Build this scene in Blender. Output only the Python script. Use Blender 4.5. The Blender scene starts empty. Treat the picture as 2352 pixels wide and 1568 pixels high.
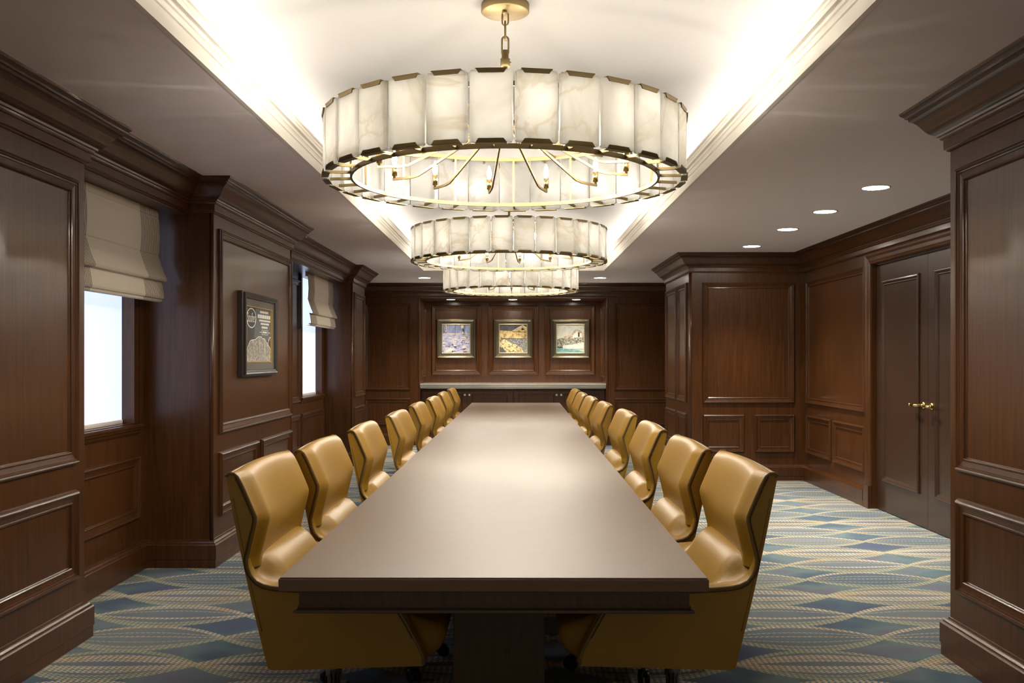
import bpy, bmesh, math, random
from mathutils import Vector, Matrix
PI = math.pi
random.seed(7)
scene = bpy.context.scene
COL = scene.collection

# ------------------------------------------------------------------ camera, world, exposure
F = 2150.0          # focal length in pixels of the 2352 px wide frame
H = 1.36            # eye height
cam_d = bpy.data.cameras.new('camera'); cam = bpy.data.objects.new('camera', cam_d); COL.objects.link(cam)
cam.location = (0, 0, H); cam.rotation_euler = (PI/2, 0, 0)
cam_d.sensor_width = 36.0; cam_d.lens = F/2352*36.0
cam_d.shift_x = -10/2352; cam_d.shift_y = 37/2352
cam_d.clip_start = 0.05
scene.camera = cam
scene.view_settings.view_transform = 'Standard'
scene.view_settings.look = 'None'
scene.view_settings.gamma = 1.0
scene.view_settings.use_curve_mapping = False
scene.view_settings.exposure = 4.05
scene.cycles.max_bounces = 10
scene.cycles.diffuse_bounces = 6
scene.cycles.glossy_bounces = 4
scene.cycles.transmission_bounces = 6
scene.cycles.sample_clamp_indirect = 6.0
scene.cycles.use_denoising = True
world = bpy.data.worlds.new('world'); scene.world = world; world.use_nodes = True
world.node_tree.nodes['Background'].inputs[0].default_value = (1.0, 0.88, 0.74, 1)
world.node_tree.nodes['Background'].inputs[1].default_value = 0.020

COVE_POWER = 7.8      # each long strip
BULB = 90.0             # emission of each candle bulb
SPOT_POWER = 11.0
NICHE_POWER = 6.2
SHADE_EMIT = 0.072

ZC = 2.51               # lower ceiling
ZT = 2.945              # raised ceiling
# coffer opening
CX0, CX1, CY0, CY1 = -1.225, 1.157, 0.2, 12.36

def area(name, loc, rot, sx, sy, power, color):
    l = bpy.data.lights.new(name, 'AREA'); l.shape = 'RECTANGLE'; l.size = sx; l.size_y = sy
    l.energy = power; l.color = color
    o = bpy.data.objects.new(name, l); COL.objects.link(o); o.location = loc; o.rotation_euler = rot
    return o
# LED strips lying on the ledge behind the coffer moulding
ymid = (CY0+CY1)/2; ylen = CY1-CY0-0.1
WARM = (1.0, 0.93, 0.82)
area('cove_light_strip', (CX0-0.02, ymid, 2.622), (0, PI-0.30, 0), 0.05, ylen, COVE_POWER, WARM)
area('cove_light_strip', (CX1+0.02, ymid, 2.622), (0, PI+0.30, 0), 0.05, ylen, COVE_POWER, WARM)

# ------------------------------------------------------------------ helpers
class MB:
    def __init__(s): s.v = []; s.f = []; s.m = []; s.s = []
    def add(s, verts, faces, mi=0, sm=False):
        b = len(s.v); s.v += [tuple(v) for v in verts]
        for f in faces:
            s.f.append([b+i for i in f]); s.m.append(mi); s.s.append(sm)
    def box(s, x0, x1, y0, y1, z0, z1, mi=0):
        v = [(x0,y0,z0),(x1,y0,z0),(x1,y1,z0),(x0,y1,z0),(x0,y0,z1),(x1,y0,z1),(x1,y1,z1),(x0,y1,z1)]
        s.add(v, [(0,3,2,1),(4,5,6,7),(0,1,5,4),(1,2,6,5),(2,3,7,6),(3,0,4,7)], mi)
    def bar(s, a, b, w, h, mi=0, up=(0,0,1)):
        a = Vector(a); b = Vector(b); d = (b-a).normalized(); up = Vector(up)
        if abs(d.dot(up)) > 0.98: up = Vector((1,0,0))
        r = d.cross(up).normalized(); u = r.cross(d).normalized()
        v = []
        for p in (a, b):
            for (i, j) in ((-1,-1),(1,-1),(1,1),(-1,1)): v.append(p+r*(i*w/2)+u*(j*h/2))
        s.add(v, [(3,2,1,0),(4,5,6,7),(0,1,5,4),(1,2,6,5),(2,3,7,6),(3,0,4,7)], mi)
    def strip(s, pts, w, h, mi=0, up=(0,0,1)):
        """rectangular bar along a polyline, mitred"""
        pts = [Vector(p) for p in pts]; up = Vector(up); rings = []
        for i, p in enumerate(pts):
            d = Vector((0,0,0))
            if i > 0: d += (p-pts[i-1]).normalized()
            if i < len(pts)-1: d += (pts[i+1]-p).normalized()
            d.normalize(); r = d.cross(up).normalized(); u = r.cross(d).normalized()
            rings.append([p+r*(a*w/2)+u*(b*h/2) for a, b in ((-1,-1),(1,-1),(1,1),(-1,1))])
        s.loft(rings, closed_ring=True, caps=True, mi=mi)
    def loft(s, rings, closed_ring=True, caps=False, mi=0, sm=False, closed_path=False):
        n = len(rings[0]); v = [p for r in rings for p in r]; f = []
        R = len(rings)
        for i in range(R if closed_path else R-1):
            k = (i+1) % R
            for j in range(n if closed_ring else n-1):
                j2 = (j+1) % n
                f.append((i*n+j, i*n+j2, k*n+j2, k*n+j))
        s.add(v, f, mi, sm)
        if caps:
            b = len(s.v)-len(v)
            s.f.append([b+j for j in reversed(range(n))]); s.m.append(mi); s.s.append(False)
            s.f.append([b+(R-1)*n+j for j in range(n)]); s.m.append(mi); s.s.append(False)
    def tube(s, pts, r, n=8, mi=0, closed=False, caps=True, sm=True):
        pts = [Vector(p) for p in pts]; rings = []; N = len(pts); prev = None
        for i, p in enumerate(pts):
            if closed: d = (pts[(i+1) % N]-pts[i-1]).normalized()
            else:
                d = Vector((0,0,0))
                if i > 0: d += (p-pts[i-1]).normalized()
                if i < N-1: d += (pts[i+1]-p).normalized()
                d.normalize()
            if prev is None:
                a = Vector((0,0,1)) if abs(d.z) < 0.9 else Vector((1,0,0))
                prev = d.cross(a).normalized()
            x = (prev-d*prev.dot(d)).normalized(); prev = x; y = d.cross(x)
            rr = r[i] if isinstance(r, (list, tuple)) else r
            rings.append([p+(x*math.cos(2*PI*k/n)+y*math.sin(2*PI*k/n))*rr for k in range(n)])
        s.loft(rings, True, caps and not closed, mi, sm, closed)
    def lathe(s, prof, n=24, c=(0,0,0), mi=0, sm=True):
        rings = [[(c[0]+r*math.cos(2*PI*k/n), c[1]+r*math.sin(2*PI*k/n), c[2]+z) for k in range(n)] for r, z in prof]
        s.loft(rings, True, True, mi, sm)
    def quad(s, a, b, c, d, mi=0): s.add([a,b,c,d], [(0,1,2,3)], mi)
    def poly(s, pts, mi=0): s.add(pts, [tuple(range(len(pts)))], mi)
    def prism(s, pts2, o, u, v, n, t, mi=0):
        """extrude polygon pts2 (in u,v) by t along n"""
        o, u, v, n = Vector(o), Vector(u), Vector(v), Vector(n); k = len(pts2)
        a = [o+u*p+v*q for p, q in pts2]; b = [p+n*t for p in a]
        s.add(a+b, [tuple(reversed(range(k))), tuple(range(k, 2*k))]+[(i, (i+1) % k, k+(i+1) % k, k+i) for i in range(k)], mi)
    def frame(s, o, u, v, n, u0, u1, v0, v1, prof, mi=0):
        """mitred rectangular moulding; prof = (inset, height)"""
        o, u, v, n = Vector(o), Vector(u), Vector(v), Vector(n); rings = []
        for p, h in prof:
            rings.append([o+u*a+v*b+n*h for a, b in ((u0+p, v0+p), (u1-p, v0+p), (u1-p, v1-p), (u0+p, v1-p))])
        s.loft(rings, True, False, mi)
    def build(s, name, mats, parent=None, loc=None, recalc=True, bevel=0, seg=2, angle=35):
        me = bpy.data.meshes.new(name); me.from_pydata(s.v, [], s.f)
        for m in (mats if isinstance(mats, (list, tuple)) else [mats]): me.materials.append(m)
        me.polygons.foreach_set('material_index', s.m); me.polygons.foreach_set('use_smooth', s.s)
        me.update()
        if recalc or bevel:
            bm = bmesh.new(); bm.from_mesh(me)
            bmesh.ops.remove_doubles(bm, verts=bm.verts, dist=1e-5)
            bmesh.ops.recalc_face_normals(bm, faces=bm.faces)
            if bevel:
                es = [e for e in bm.edges if len(e.link_faces) == 2 and e.calc_face_angle(0) > math.radians(angle)]
                bmesh.ops.bevel(bm, geom=es, offset=bevel, segments=seg, affect='EDGES', profile=0.5)
            bm.to_mesh(me); bm.free()
        o = bpy.data.objects.new(name, me); COL.objects.link(o)
        if parent: o.parent = parent
        if loc: o.location = loc
        return o

def empty(name, loc=(0,0,0), rz=0):
    o = bpy.data.objects.new(name, None); COL.objects.link(o); o.location = loc; o.rotation_euler = (0,0,rz)
    o.empty_display_size = 0.1
    return o
def tag(o, label=None, cat=None, group=None, kind=None):
    if label: o['label'] = label
    if cat: o['category'] = cat
    if group: o['group'] = group
    if kind: o['kind'] = kind
    return o
def struct(o, label=None): return tag(o, label, None, None, 'structure')
def copy_tree(o, parent=None):
    c = o.copy(); COL.objects.link(c)
    if parent: c.parent = parent
    for ch in [x for x in KIDS.get(o.name, [])]: copy_tree(ch, c)
    return c
KIDS = {}
def index_kids(root):
    for o in bpy.data.objects:
        if o.parent: 
            l = KIDS.setdefault(o.parent.name, [])
            if o not in l: l.append(o)

# ------------------------------------------------------------------ materials
class NT:
    def __init__(s, name):
        s.mat = bpy.data.materials.new(name); s.mat.use_nodes = True; s.t = s.mat.node_tree; s.n = s.t.nodes; s.l = s.t.links
        s.n.clear(); s.out = s.n.new('ShaderNodeOutputMaterial')
    def node(s, t, **k):
        n = s.n.new(t)
        for a, b in k.items(): setattr(n, a, b)
        return n
    def _in(s, sock, v):
        if hasattr(v, 'is_linked') or isinstance(v, bpy.types.NodeSocket): s.l.new(v, sock)
        elif v is not None:
            sock.default_value = v
    def math(s, op, a, b=None, c=None, clamp=False):
        n = s.node('ShaderNodeMath', operation=op, use_clamp=clamp)
        for i, v in enumerate((a, b, c)):
            if v is not None: s._in(n.inputs[i], v)
        return n.outputs[0]
    def mix(s, f, a, b):
        n = s.node('ShaderNodeMix', data_type='RGBA')
        s._in(n.inputs[0], f)
        for sock, v in ((n.inputs[6], a), (n.inputs[7], b)):
            if isinstance(v, tuple): sock.default_value = (*v, 1)
            else: s.l.new(v, sock)
        return n.outputs[2]
    def obj(s, scale=(1,1,1)):
        t = s.node('ShaderNodeTexCoord'); m = s.node('ShaderNodeMapping'); m.inputs['Scale'].default_value = scale
        s.l.new(t.outputs['Object'], m.inputs[0]); return m.outputs[0]
    def noise(s, vec, scale=5, detail=3, rough=0.5, dist=0):
        n = s.node('ShaderNodeTexNoise'); s.l.new(vec, n.inputs['Vector'])
        n.inputs['Scale'].default_value = scale; n.inputs['Detail'].default_value = detail
        n.inputs['Roughness'].default_value = rough; n.inputs['Distortion'].default_value = dist
        return n.outputs[0]
    def ramp(s, f, stops):
        n = s.node('ShaderNodeValToRGB'); s.l.new(f, n.inputs[0]); e = n.color_ramp.elements
        while len(e) < len(stops): e.new(0.5)
        for i, (p, c) in enumerate(stops): e[i].position = p; e[i].color = (*c, 1)
        return n.outputs[0]
    def bsdf(s, color, rough=0.5, metal=0, coat=0, spec=0.5, **k):
        b = s.node('ShaderNodeBsdfPrincipled')
        if isinstance(color, tuple): b.inputs['Base Color'].default_value = (*color, 1)
        else: s.l.new(color, b.inputs['Base Color'])
        s._in(b.inputs['Roughness'], rough); b.inputs['Metallic'].default_value = metal
        b.inputs['Coat Weight'].default_value = coat; b.inputs['Coat Roughness'].default_value = 0.15
        b.inputs['Specular IOR Level'].default_value = spec
        return b
    def bump(s, b, hgt, strength=0.2, dist=0.01):
        n = s.node('ShaderNodeBump'); n.inputs['Strength'].default_value = strength; n.inputs['Distance'].default_value = dist
        s.l.new(hgt, n.inputs['Height']); s.l.new(n.outputs[0], b.inputs['Normal'])
    def done(s, sh):
        s.l.new(sh.outputs[0] if hasattr(sh, 'outputs') else sh, s.out.inputs[0]); return s.mat

def wood(name, dark, mid, light, grain=(24,24,0.9), rough=0.36, coat=0.32, spec=0.32):
    m = NT(name); v = m.obj(grain)
    n1 = m.noise(v, 2.2, 6, 0.62, 0.4); v2 = m.obj((grain[0]*5, grain[1]*5, grain[2]*4)); n2 = m.noise(v2, 2.0, 3, 0.6)
    v3 = m.obj((0.9, 0.9, 0.25)); n3 = m.noise(v3, 1.3, 2)
    f = m.math('ADD', m.math('MULTIPLY', n1, 0.6), m.math('MULTIPLY', n2, 0.25)); f = m.math('ADD', f, m.math('MULTIPLY', n3, 0.2))
    c = m.ramp(f, [(0.36, dark), (0.53, mid), (0.74, light)])
    b = m.bsdf(c, rough, 0, coat, spec); m.bump(b, n2, 0.04, 0.004)
    return m.done(b)
M = {}
M['wood'] = wood('mahogany_panelling', (0.032,0.0102,0.0025), (0.067,0.0226,0.0048), (0.112,0.039,0.0085))
M['door_wood'] = wood('door_veneer', (0.030,0.014,0.008), (0.043,0.020,0.011), (0.060,0.029,0.016), rough=0.36)
M['table'] = wood('table_veneer', (0.162,0.103,0.069), (0.182,0.118,0.080), (0.205,0.134,0.093), (3,60,60), 0.46, 0.0, 0.55)
M['table_edge'] = wood('table_edge', (0.135,0.076,0.044), (0.172,0.102,0.060), (0.205,0.126,0.078), (3,30,30), 0.4, 0.0)
M['apron'] = wood('table_apron', (0.070,0.043,0.022), (0.095,0.060,0.031), (0.120,0.078,0.042), (30,30,3), 0.45, 0.0)

def plain(name, col, rough=0.5, metal=0, coat=0, spec=0.5):
    m = NT(name); v = m.obj(); n = m.noise(v, 60, 2)
    c = m.mix(m.math('MULTIPLY', n, 0.18), col, tuple(x*0.75 for x in col))
    return m.done(m.bsdf(c, rough, metal, coat, spec))
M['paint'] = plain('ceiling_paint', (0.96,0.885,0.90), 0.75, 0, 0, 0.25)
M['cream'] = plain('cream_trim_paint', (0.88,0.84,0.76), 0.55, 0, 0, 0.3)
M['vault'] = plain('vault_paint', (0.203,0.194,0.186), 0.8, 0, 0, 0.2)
M['brass'] = plain('aged_brass', (0.25,0.185,0.092), 0.48, 1.0)
M['ring_brass'] = plain('darkened_ring_brass', (0.17,0.125,0.06), 0.50, 1.0)  # same brass with its colour darkened to offset the glare of the nearby bulbs
M['bronze'] = plain('dark_bronze', (0.20,0.15,0.062), 0.42, 1.0)
M['chrome'] = plain('chrome', (0.72,0.70,0.66), 0.16, 1.0)
M['knob'] = plain('bright_nickel', (0.85,0.83,0.78), 0.22, 0.5)
M['gold'] = plain('polished_brass', (0.80,0.62,0.26), 0.15, 1.0)
M['black'] = plain('black_plastic', (0.012,0.012,0.013), 0.4)
M['white_metal'] = plain('white_trim', (0.75,0.73,0.70), 0.4)
M['silver'] = plain('champagne_frame', (0.115,0.094,0.060), 0.34, 0.7)
M['fillet'] = plain('pale_gilt_fillet', (0.55,0.49,0.35), 0.3, 0.6)
M['stone'] = plain('polished_counter_edge', (0.80,0.75,0.66), 0.14, 0.6, 0.4)
M['frame_dark'] = plain('dark_grey_frame', (0.045,0.039,0.034), 0.34)
M['mat_grey'] = plain('grey_mount', (0.10,0.088,0.075), 0.5)
M['giltedge'] = plain('gilt_slip', (0.50,0.33,0.10), 0.35, 0.5)
M['plate'] = plain('ivory_plate', (0.62,0.55,0.42), 0.4)

def leather():
    m = NT('camel_leather'); v = m.obj(); n = m.noise(v, 160, 3, 0.6); n2 = m.noise(v, 4, 2)
    c = m.mix(n2, (0.335,0.178,0.016), (0.40,0.222,0.024))
    b = m.bsdf(c, 0.47, 0, 0.0, 0.38); m.bump(b, n, 0.05, 0.003)
    b.inputs['Coat Weight'].default_value = 0.12; b.inputs['Coat Roughness'].default_value = 0.32
    return m.done(b)
M['leather'] = leather()
M['piping'] = plain('leather_piping', (0.22,0.13,0.035), 0.4)
M['seam'] = plain('leather_seam', (0.10,0.06,0.02), 0.6)

def alabaster():
    m = NT('alabaster'); v = m.obj(); 
    oi = m.node('ShaderNodeObjectInfo'); add = m.node('ShaderNodeVectorMath', operation='ADD')
    sc = m.node('ShaderNodeVectorMath', operation='SCALE'); sc.inputs[0].default_value = (17.0, 9.0, 5.0)
    m.l.new(oi.outputs['Random'], sc.inputs['Scale']); m.l.new(v, add.inputs[0]); m.l.new(sc.outputs[0], add.inputs[1]); p = add.outputs[0]
    n1 = m.noise(p, 4, 4, 0.55, 0.8); n2 = m.noise(p, 2.6, 4, 0.55, 1.2)
    vein = m.math('ABSOLUTE', m.math('SUBTRACT', n2, 0.5)); vein = m.math('SUBTRACT', 1.0, m.math('MULTIPLY', vein, 26.0), None, True)
    patch = m.node('ShaderNodeMapRange'); m.l.new(n1, patch.inputs[0]); patch.inputs[1].default_value = 0.35; patch.inputs[2].default_value = 0.65
    c = m.mix(patch.outputs[0], (0.262,0.254,0.237), (0.332,0.326,0.315))
    c = m.mix(m.math('MULTIPLY', vein, m.math('MULTIPLY', n1, 0.95)), c, (0.215,0.183,0.138))
    d = m.bsdf(c, 0.35, 0, 0.1, 0.4)
    t = m.node('ShaderNodeBsdfTranslucent'); m.l.new(c, t.inputs[0])
    mx = m.node('ShaderNodeMixShader'); mx.inputs[0].default_value = 0.83
    m.l.new(d.outputs[0], mx.inputs[1]); m.l.new(t.outputs[0], mx.inputs[2])
    return m.done(mx)
M['alabaster'] = alabaster()

def emit(name, col, strength):
    m = NT(name); e = m.node('ShaderNodeEmission'); e.inputs[0].default_value = (*col, 1); e.inputs[1].default_value = strength
    return m.done(e)
M['bulb'] = emit('lit_candle_bulb', (1.0,0.92,0.79), BULB)
M['lens'] = emit('lit_downlight_lens', (1.0,0.93,0.80), 6.0)
def rollershade():
    m = NT('backlit_roller_shade'); v = m.obj((1,1,1)); n = m.noise(v, 1.2, 2)
    c = m.mix(n, (0.58,0.69,1.0), (0.63,0.74,1.0))
    e = m.node('ShaderNodeEmission'); m.l.new(c, e.inputs[0]); e.inputs[1].default_value = SHADE_EMIT
    d = m.bsdf((0.5,0.5,0.5), 0.8); a = m.node('ShaderNodeAddShader'); m.l.new(e.outputs[0], a.inputs[0]); m.l.new(d.outputs[0], a.inputs[1])
    return m.done(a)
M['roller'] = rollershade()

def linen(name, a, b, stripe=False):
    m = NT(name); v = m.obj((60,60,60)); n = m.noise(v, 3, 3)
    if stripe:
        w = m.obj(); sx = m.node('ShaderNodeSeparateXYZ'); m.l.new(w, sx.inputs[0])
        f = m.math('SINE', m.math('MULTIPLY', sx.outputs[1], 2*PI/0.0165)); f = m.math('MULTIPLY_ADD', f, 1.6, 0.35, True)
        c = m.mix(f, a, b)
    else: c = m.mix(n, a, b)
    d = m.bsdf(c, 0.85, 0, 0, 0.15); t = m.node('ShaderNodeBsdfTranslucent'); m.l.new(c, t.inputs[0])
    mx = m.node('ShaderNodeMixShader'); mx.inputs[0].default_value = 0.28
    m.l.new(d.outputs[0], mx.inputs[1]); m.l.new(t.outputs[0], mx.inputs[2]); m.bump(d, n, 0.15, 0.002)
    return m.done(mx)
M['linen'] = linen('natural_linen', (0.72,0.645,0.53), (0.80,0.72,0.60))
M['stripe'] = linen('pinstripe_border', (0.72,0.64,0.52), (0.22,0.18,0.15), True)

def carpet():
    m = NT('patterned_carpet'); v = m.obj(); sx = m.node('ShaderNodeSeparateXYZ'); m.l.new(v, sx.inputs[0])
    X, Y = sx.outputs[0], sx.outputs[1]
    PX, PY, A = 0.799, 0.397, 0.205
    r = m.math('DIVIDE', m.math('SUBTRACT', Y, 4.94), PY); n = m.math('ROUND', r); d = m.math('MULTIPLY', m.math('SUBTRACT', r, n), PY)
    ph = m.math('MULTIPLY', m.math('SUBTRACT', X, 1.775), PI/PX)
    s = m.math('POWER', m.math('ABSOLUTE', m.math('SINE', ph)), 0.82); env = m.math('MULTIPLY', s, A)
    ty = m.math('FLOORED_MODULO', n, 3.0)
    is0 = m.math('COMPARE', ty, 0.0, 0.1); is1 = m.math('COMPARE', ty, 1.0, 0.1); is2 = m.math('COMPARE', ty, 2.0, 0.1)
    # base colours
    big = m.noise(v, 1.7, 3); fine = m.noise(v, 190, 3, 0.8); med = m.noise(m.obj((6,40,1)), 1.0, 3)
    base = m.ramp(big, [(0.34,(0.105,0.125,0.195)),(0.45,(0.110,0.162,0.212)),(0.54,(0.180,0.240,0.255)),(0.62,(0.185,0.185,0.240)),(0.72,(0.105,0.168,0.205))])
    # inside of a lens a little different per row
    wn = m.node('ShaderNodeTexWhiteNoise', noise_dimensions='2D'); cx = m.node('ShaderNodeCombineXYZ')
    m.l.new(n, cx.inputs[0]); m.l.new(m.math('FLOOR', m.math('DIVIDE', m.math('SUBTRACT', X, 1.775), PX)), cx.inputs[1]); m.l.new(cx.outputs[0], wn.inputs[0])
    inside = m.math('LESS_THAN', m.math('ABSOLUTE', d), env)
    lens = m.mix(wn.outputs[0], (0.110,0.155,0.215), (0.255,0.268,0.275))
    base = m.mix(m.math('MULTIPLY', inside, 0.75), base, lens)
    # braid stitches
    chev = m.math('SINE', m.math('ADD', m.math('MULTIPLY', X, 2*PI/0.026), m.math('MULTIPLY', m.math('ABSOLUTE', m.math('SINE', m.math('MULTIPLY', d, PI/0.020))), 3.2)))
    st = m.math('MULTIPLY_ADD', chev, 0.60, 0.60, True)
    goldn = m.noise(m.obj((2.3,3.7,1)), 1.0, 3, 0.6); fleck = m.noise(m.obj((38,70,1)), 1.0, 1)
    gold = m.ramp(goldn, [(0.36,(0.74,0.65,0.52)),(0.50,(0.66,0.53,0.35)),(0.62,(0.66,0.43,0.17))])
    gold = m.mix(m.math('MULTIPLY', m.math('GREATER_THAN', fleck, 0.55), 0.7), gold, (0.80,0.71,0.57))
    green = m.mix(fleck, (0.34,0.35,0.21), (0.64,0.60,0.36))
    col = base
    def line(q, w, c, gate, k=1.0):
        nonlocal col
        x = m.math('ABSOLUTE', m.math('SUBTRACT', d, m.math('MULTIPLY', env, q)))
        f = m.math('SUBTRACT', 1.0, m.math('DIVIDE', x, w)); f = m.math('MULTIPLY', f, 3.0, None, True)
        f = m.math('MULTIPLY', m.math('MULTIPLY', f, st), k)
        if gate is not None: f = m.math('MULTIPLY', f, gate)
        col = m.mix(f, col, c)
    g02 = m.math('ADD', is0, is2)
    line(-0.93, 0.024, green, None); line(-0.70, 0.018, green, g02, 0.9)
    line(0.93, 0.024, gold, g02); line(0.74, 0.015, gold, is0, 0.9)
    line(0.42, 0.010, green, g02, 0.85); line(0.10, 0.008, gold, is2, 0.8); line(-0.32, 0.008, green, is2, 0.85)
    line(-0.28, 0.018, gold, is0)
    line(0.93, 0.024, green, is1); line(0.54, 0.030, gold, is1); line(0.30, 0.020, gold, is1, 0.9); line(-0.20, 0.026, gold, is1); line(-0.44, 0.022, gold, is1, 0.9); line(-0.72, 0.016, green, is1, 0.8)
    c = m.mix(m.math('MULTIPLY', m.math('SUBTRACT', 0.60, fine, None, True), 1.3), col, (0.045,0.058,0.075))
    b = m.bsdf(c, 0.95, 0, 0, 0.1); m.bump(b, m.math('ADD', fine, m.math('MULTIPLY', med, 0.4)), 0.5, 0.006)
    return m.done(b)
M['carpet'] = carpet()

# ------------------------------------------------------------------ setting: floor, walls, ceilings
XL = -2.42; XR = 3.20; YB = 14.56; YN = -1.0
P1X, P1E = -2.10, 4.55
P2X, P2A, P2B = -1.975, 6.08, 8.20
P3X, P3A, P3B = -2.06, 11.75, 12.70
HX = -2.15                                   # face of the header over the window bays
PRX, PRE = 1.98, 4.27                        # near right pier
PIX, PIA, PIB = 1.926, 10.38, 12.05          # far right pier
NX0, NX1, NYB, NZT = -1.497, 1.395, 15.36, 2.285
W1 = (4.78, 5.89, 0.945, 2.29)
W2 = (10.53, 11.56, 0.915, 2.29)
DY0, DY1, DZT = 6.33, 8.43, 2.195            # double door

fl = MB(); fl.quad((-3.2,YN,0),(4.0,YN,0),(4.0,15.6,0),(-3.2,15.6,0)); struct(fl.build('floor', M['carpet']), 'blue and gold braided-lens patterned carpet')

def wallrect(mb, o, u, u0, u1, z0, z1, holes=()):
    us = sorted({u0, u1, *[h[0] for h in holes], *[h[1] for h in holes]}); zs = sorted({z0, z1, *[h[2] for h in holes], *[h[3] for h in holes]})
    o = Vector(o); u = Vector(u); z = Vector((0,0,1))
    for a, b in zip(us, us[1:]):
        for c, d in zip(zs, zs[1:]):
            if any(h[0] <= a and b <= h[1] and h[2] <= c and d <= h[3] for h in holes): continue
            mb.quad(o+u*a+z*c, o+u*b+z*c, o+u*b+z*d, o+u*a+z*d)
PROF = [(0,0),(0.0,0.010),(0.004,0.015),(0.007,0.022),(0.013,0.026),(0.019,0.024),(0.022,0.018),(0.028,0.017),(0.030,0.013),(0.034,0.012),(0.052,0.008),(0.054,0.012),(0.059,0.013),(0.063,0.010),(0.065,0.002),(0.068,0.0)]
UZ = (0,0,1)
def panelX(mb, x, sgn, y0, y1, z0, z1): mb.frame((x,0,0), (0,1,0), UZ, (sgn,0,0), y0, y1, z0, z1, PROF)
def panelY(mb, y, sgn, x0, x1, z0, z1, prof=PROF): mb.frame((0,y,0), (1,0,0), UZ, (0,sgn,0), x0, x1, z0, z1, prof)
ZU = (0.853, 2.205); ZL = (0.308, 0.73)

# left wall with its pilasters and window bays
wl = MB()
wallrect(wl, (P1X,0,0), (0,1,0), YN, P1E, 0, ZC)
wallrect(wl, (0,P1E,0), (1,0,0), XL, P1X, 0, ZC)
wallrect(wl, (XL,0,0), (0,1,0), P1E, P2A, 0, ZC, [W1])
wallrect(wl, (0,P2A,0), (1,0,0), XL, P2X, 0, ZC)
wallrect(wl, (P2X,0,0), (0,1,0), P2A, P2B, 0, ZC)
wallrect(wl, (0,P2B,0), (1,0,0), XL, P2X, 0, ZC)
wallrect(wl, (XL,0,0), (0,1,0), P2B, P3A, 0, ZC, [W2])
wallrect(wl, (0,P3A,0), (1,0,0), XL, P3X, 0, ZC)
wallrect(wl, (P3X,0,0), (0,1,0), P3A, P3B, 0, ZC)
wallrect(wl, (0,P3B,0), (1,0,0), XL, P3X, 0, ZC)
wallrect(wl, (XL,0,0), (0,1,0), P3B, YB, 0, ZC)
for a, b in ((P1E,P2A),(P2B,P3A)):           # window-bay headers
    wl.quad((HX,a,2.29),(HX,b,2.29),(HX,b,ZC),(HX,a,ZC)); wl.quad((HX,a,2.29),(HX,b,2.29),(XL,b,2.29),(XL,a,2.29))
    for k, h in ((0.0,0.0),): pass
for zz in (ZU, ZL):
    panelX(wl, P1X, 1, 2.35, 4.46, *zz)
    panelX(wl, P1X, 1, 0.0, 2.2, *zz)
panelX(wl, P2X, 1, 6.205, 8.175, ZU[0], 2.215)
panelX(wl, P2X, 1, 6.205, 7.125, *ZL); panelX(wl, P2X, 1, 7.215, 8.175, *ZL)
panelX(wl, XL, 1, 4.66, 5.985, 0.332, 0.736)
panelX(wl, XL, 1, 8.75, 9.6, 0.86, 2.22); panelX(wl, XL, 1, 9.68, 10.42, 0.86, 2.22)
panelX(wl, XL, 1, 8.75, 9.6, *ZL); panelX(wl, XL, 1, 9.68, 10.42, *ZL); panelX(wl, XL, 1, 10.52, 11.68, *ZL)
panelX(wl, P3X, 1, 11.86, 12.62, ZU[0], 2.19); panelX(wl, P3X, 1, 11.86, 12.62, *ZL)
wl.tube([(P2X-0.006,P2A+0.006,0.17),(P2X-0.006,P2A+0.006,2.32)], 0.014, 10); wl.tube([(P2X-0.006,P2B-0.006,0.17),(P2X-0.006,P2B-0.006,2.32)], 0.012, 10)
wl.tube([(P3X-0.006,P3A+0.006,0.17),(P3X-0.006,P3A+0.006,2.32)], 0.014, 10)
struct(wl.build('wall_left', M['wood']), 'dark panelled window wall with three pilasters')

# right wall with piers and door opening
wr = MB(); WRX = XR
wallrect(wr, (PRX,0,0), (0,1,0), YN, PRE, 0, ZC)
wallrect(wr, (0,PRE,0), (1,0,0), PRX, XR, 0, ZC)
wallrect(wr, (XR,0,0), (0,1,0), PRE, PIA, 0, ZC, [(DY0, DY1, 0, DZT)])
wallrect(wr, (0,PIA,0), (1,0,0), PIX, XR, 0, ZC)
wallrect(wr, (PIX,0,0), (0,1,0), PIA, PIB, 0, ZC)
wallrect(wr, (0,PIB,0), (1,0,0), PIX, XR, 0, ZC)
wallrect(wr, (XR,0,0), (0,1,0), PIB, YB, 0, ZC)
for a in (DY0, DY1): wr.quad((XR,a,0),(XR+0.06,a,0),(XR+0.06,a,DZT),(XR,a,DZT))
wr.quad((XR,DY0,DZT),(XR,DY1,DZT),(XR+0.06,DY1,DZT),(XR+0.06,DY0,DZT))
for zz in (ZU, ZL):
    panelX(wr, PRX, -1, 1.95, 4.185, zz[0], zz[1]); panelX(wr, PRX, -1, -0.4, 1.85, *zz)
panelY(wr, PIA, -1, 2.064, 3.082, ZU[0], 2.19); panelY(wr, PIA, -1, 2.067, 2.527, *ZL); panelY(wr, PIA, -1, 2.636, 3.085, *ZL)
panelX(wr, XR, -1, 8.56, 10.29, ZU[0], 2.195); panelX(wr, XR, -1, 8.57, 9.42, *ZL); panelX(wr, XR, -1, 9.5, 10.29, *ZL)
panelX(wr, XR, -1, 4.5, 6.05, ZU[0], 2.195); panelX(wr, XR, -1, 4.5, 6.05, *ZL)
for zz in (ZU, ZL): panelX(wr, PIX, -1, 10.55, 11.15, *zz); panelX(wr, PIX, -1, 11.22, 11.98, *zz)
wr.tube([(PIX+0.006,PIA+0.006,0.17),(PIX+0.006,PIA+0.006,2.32)], 0.015, 10)
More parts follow.
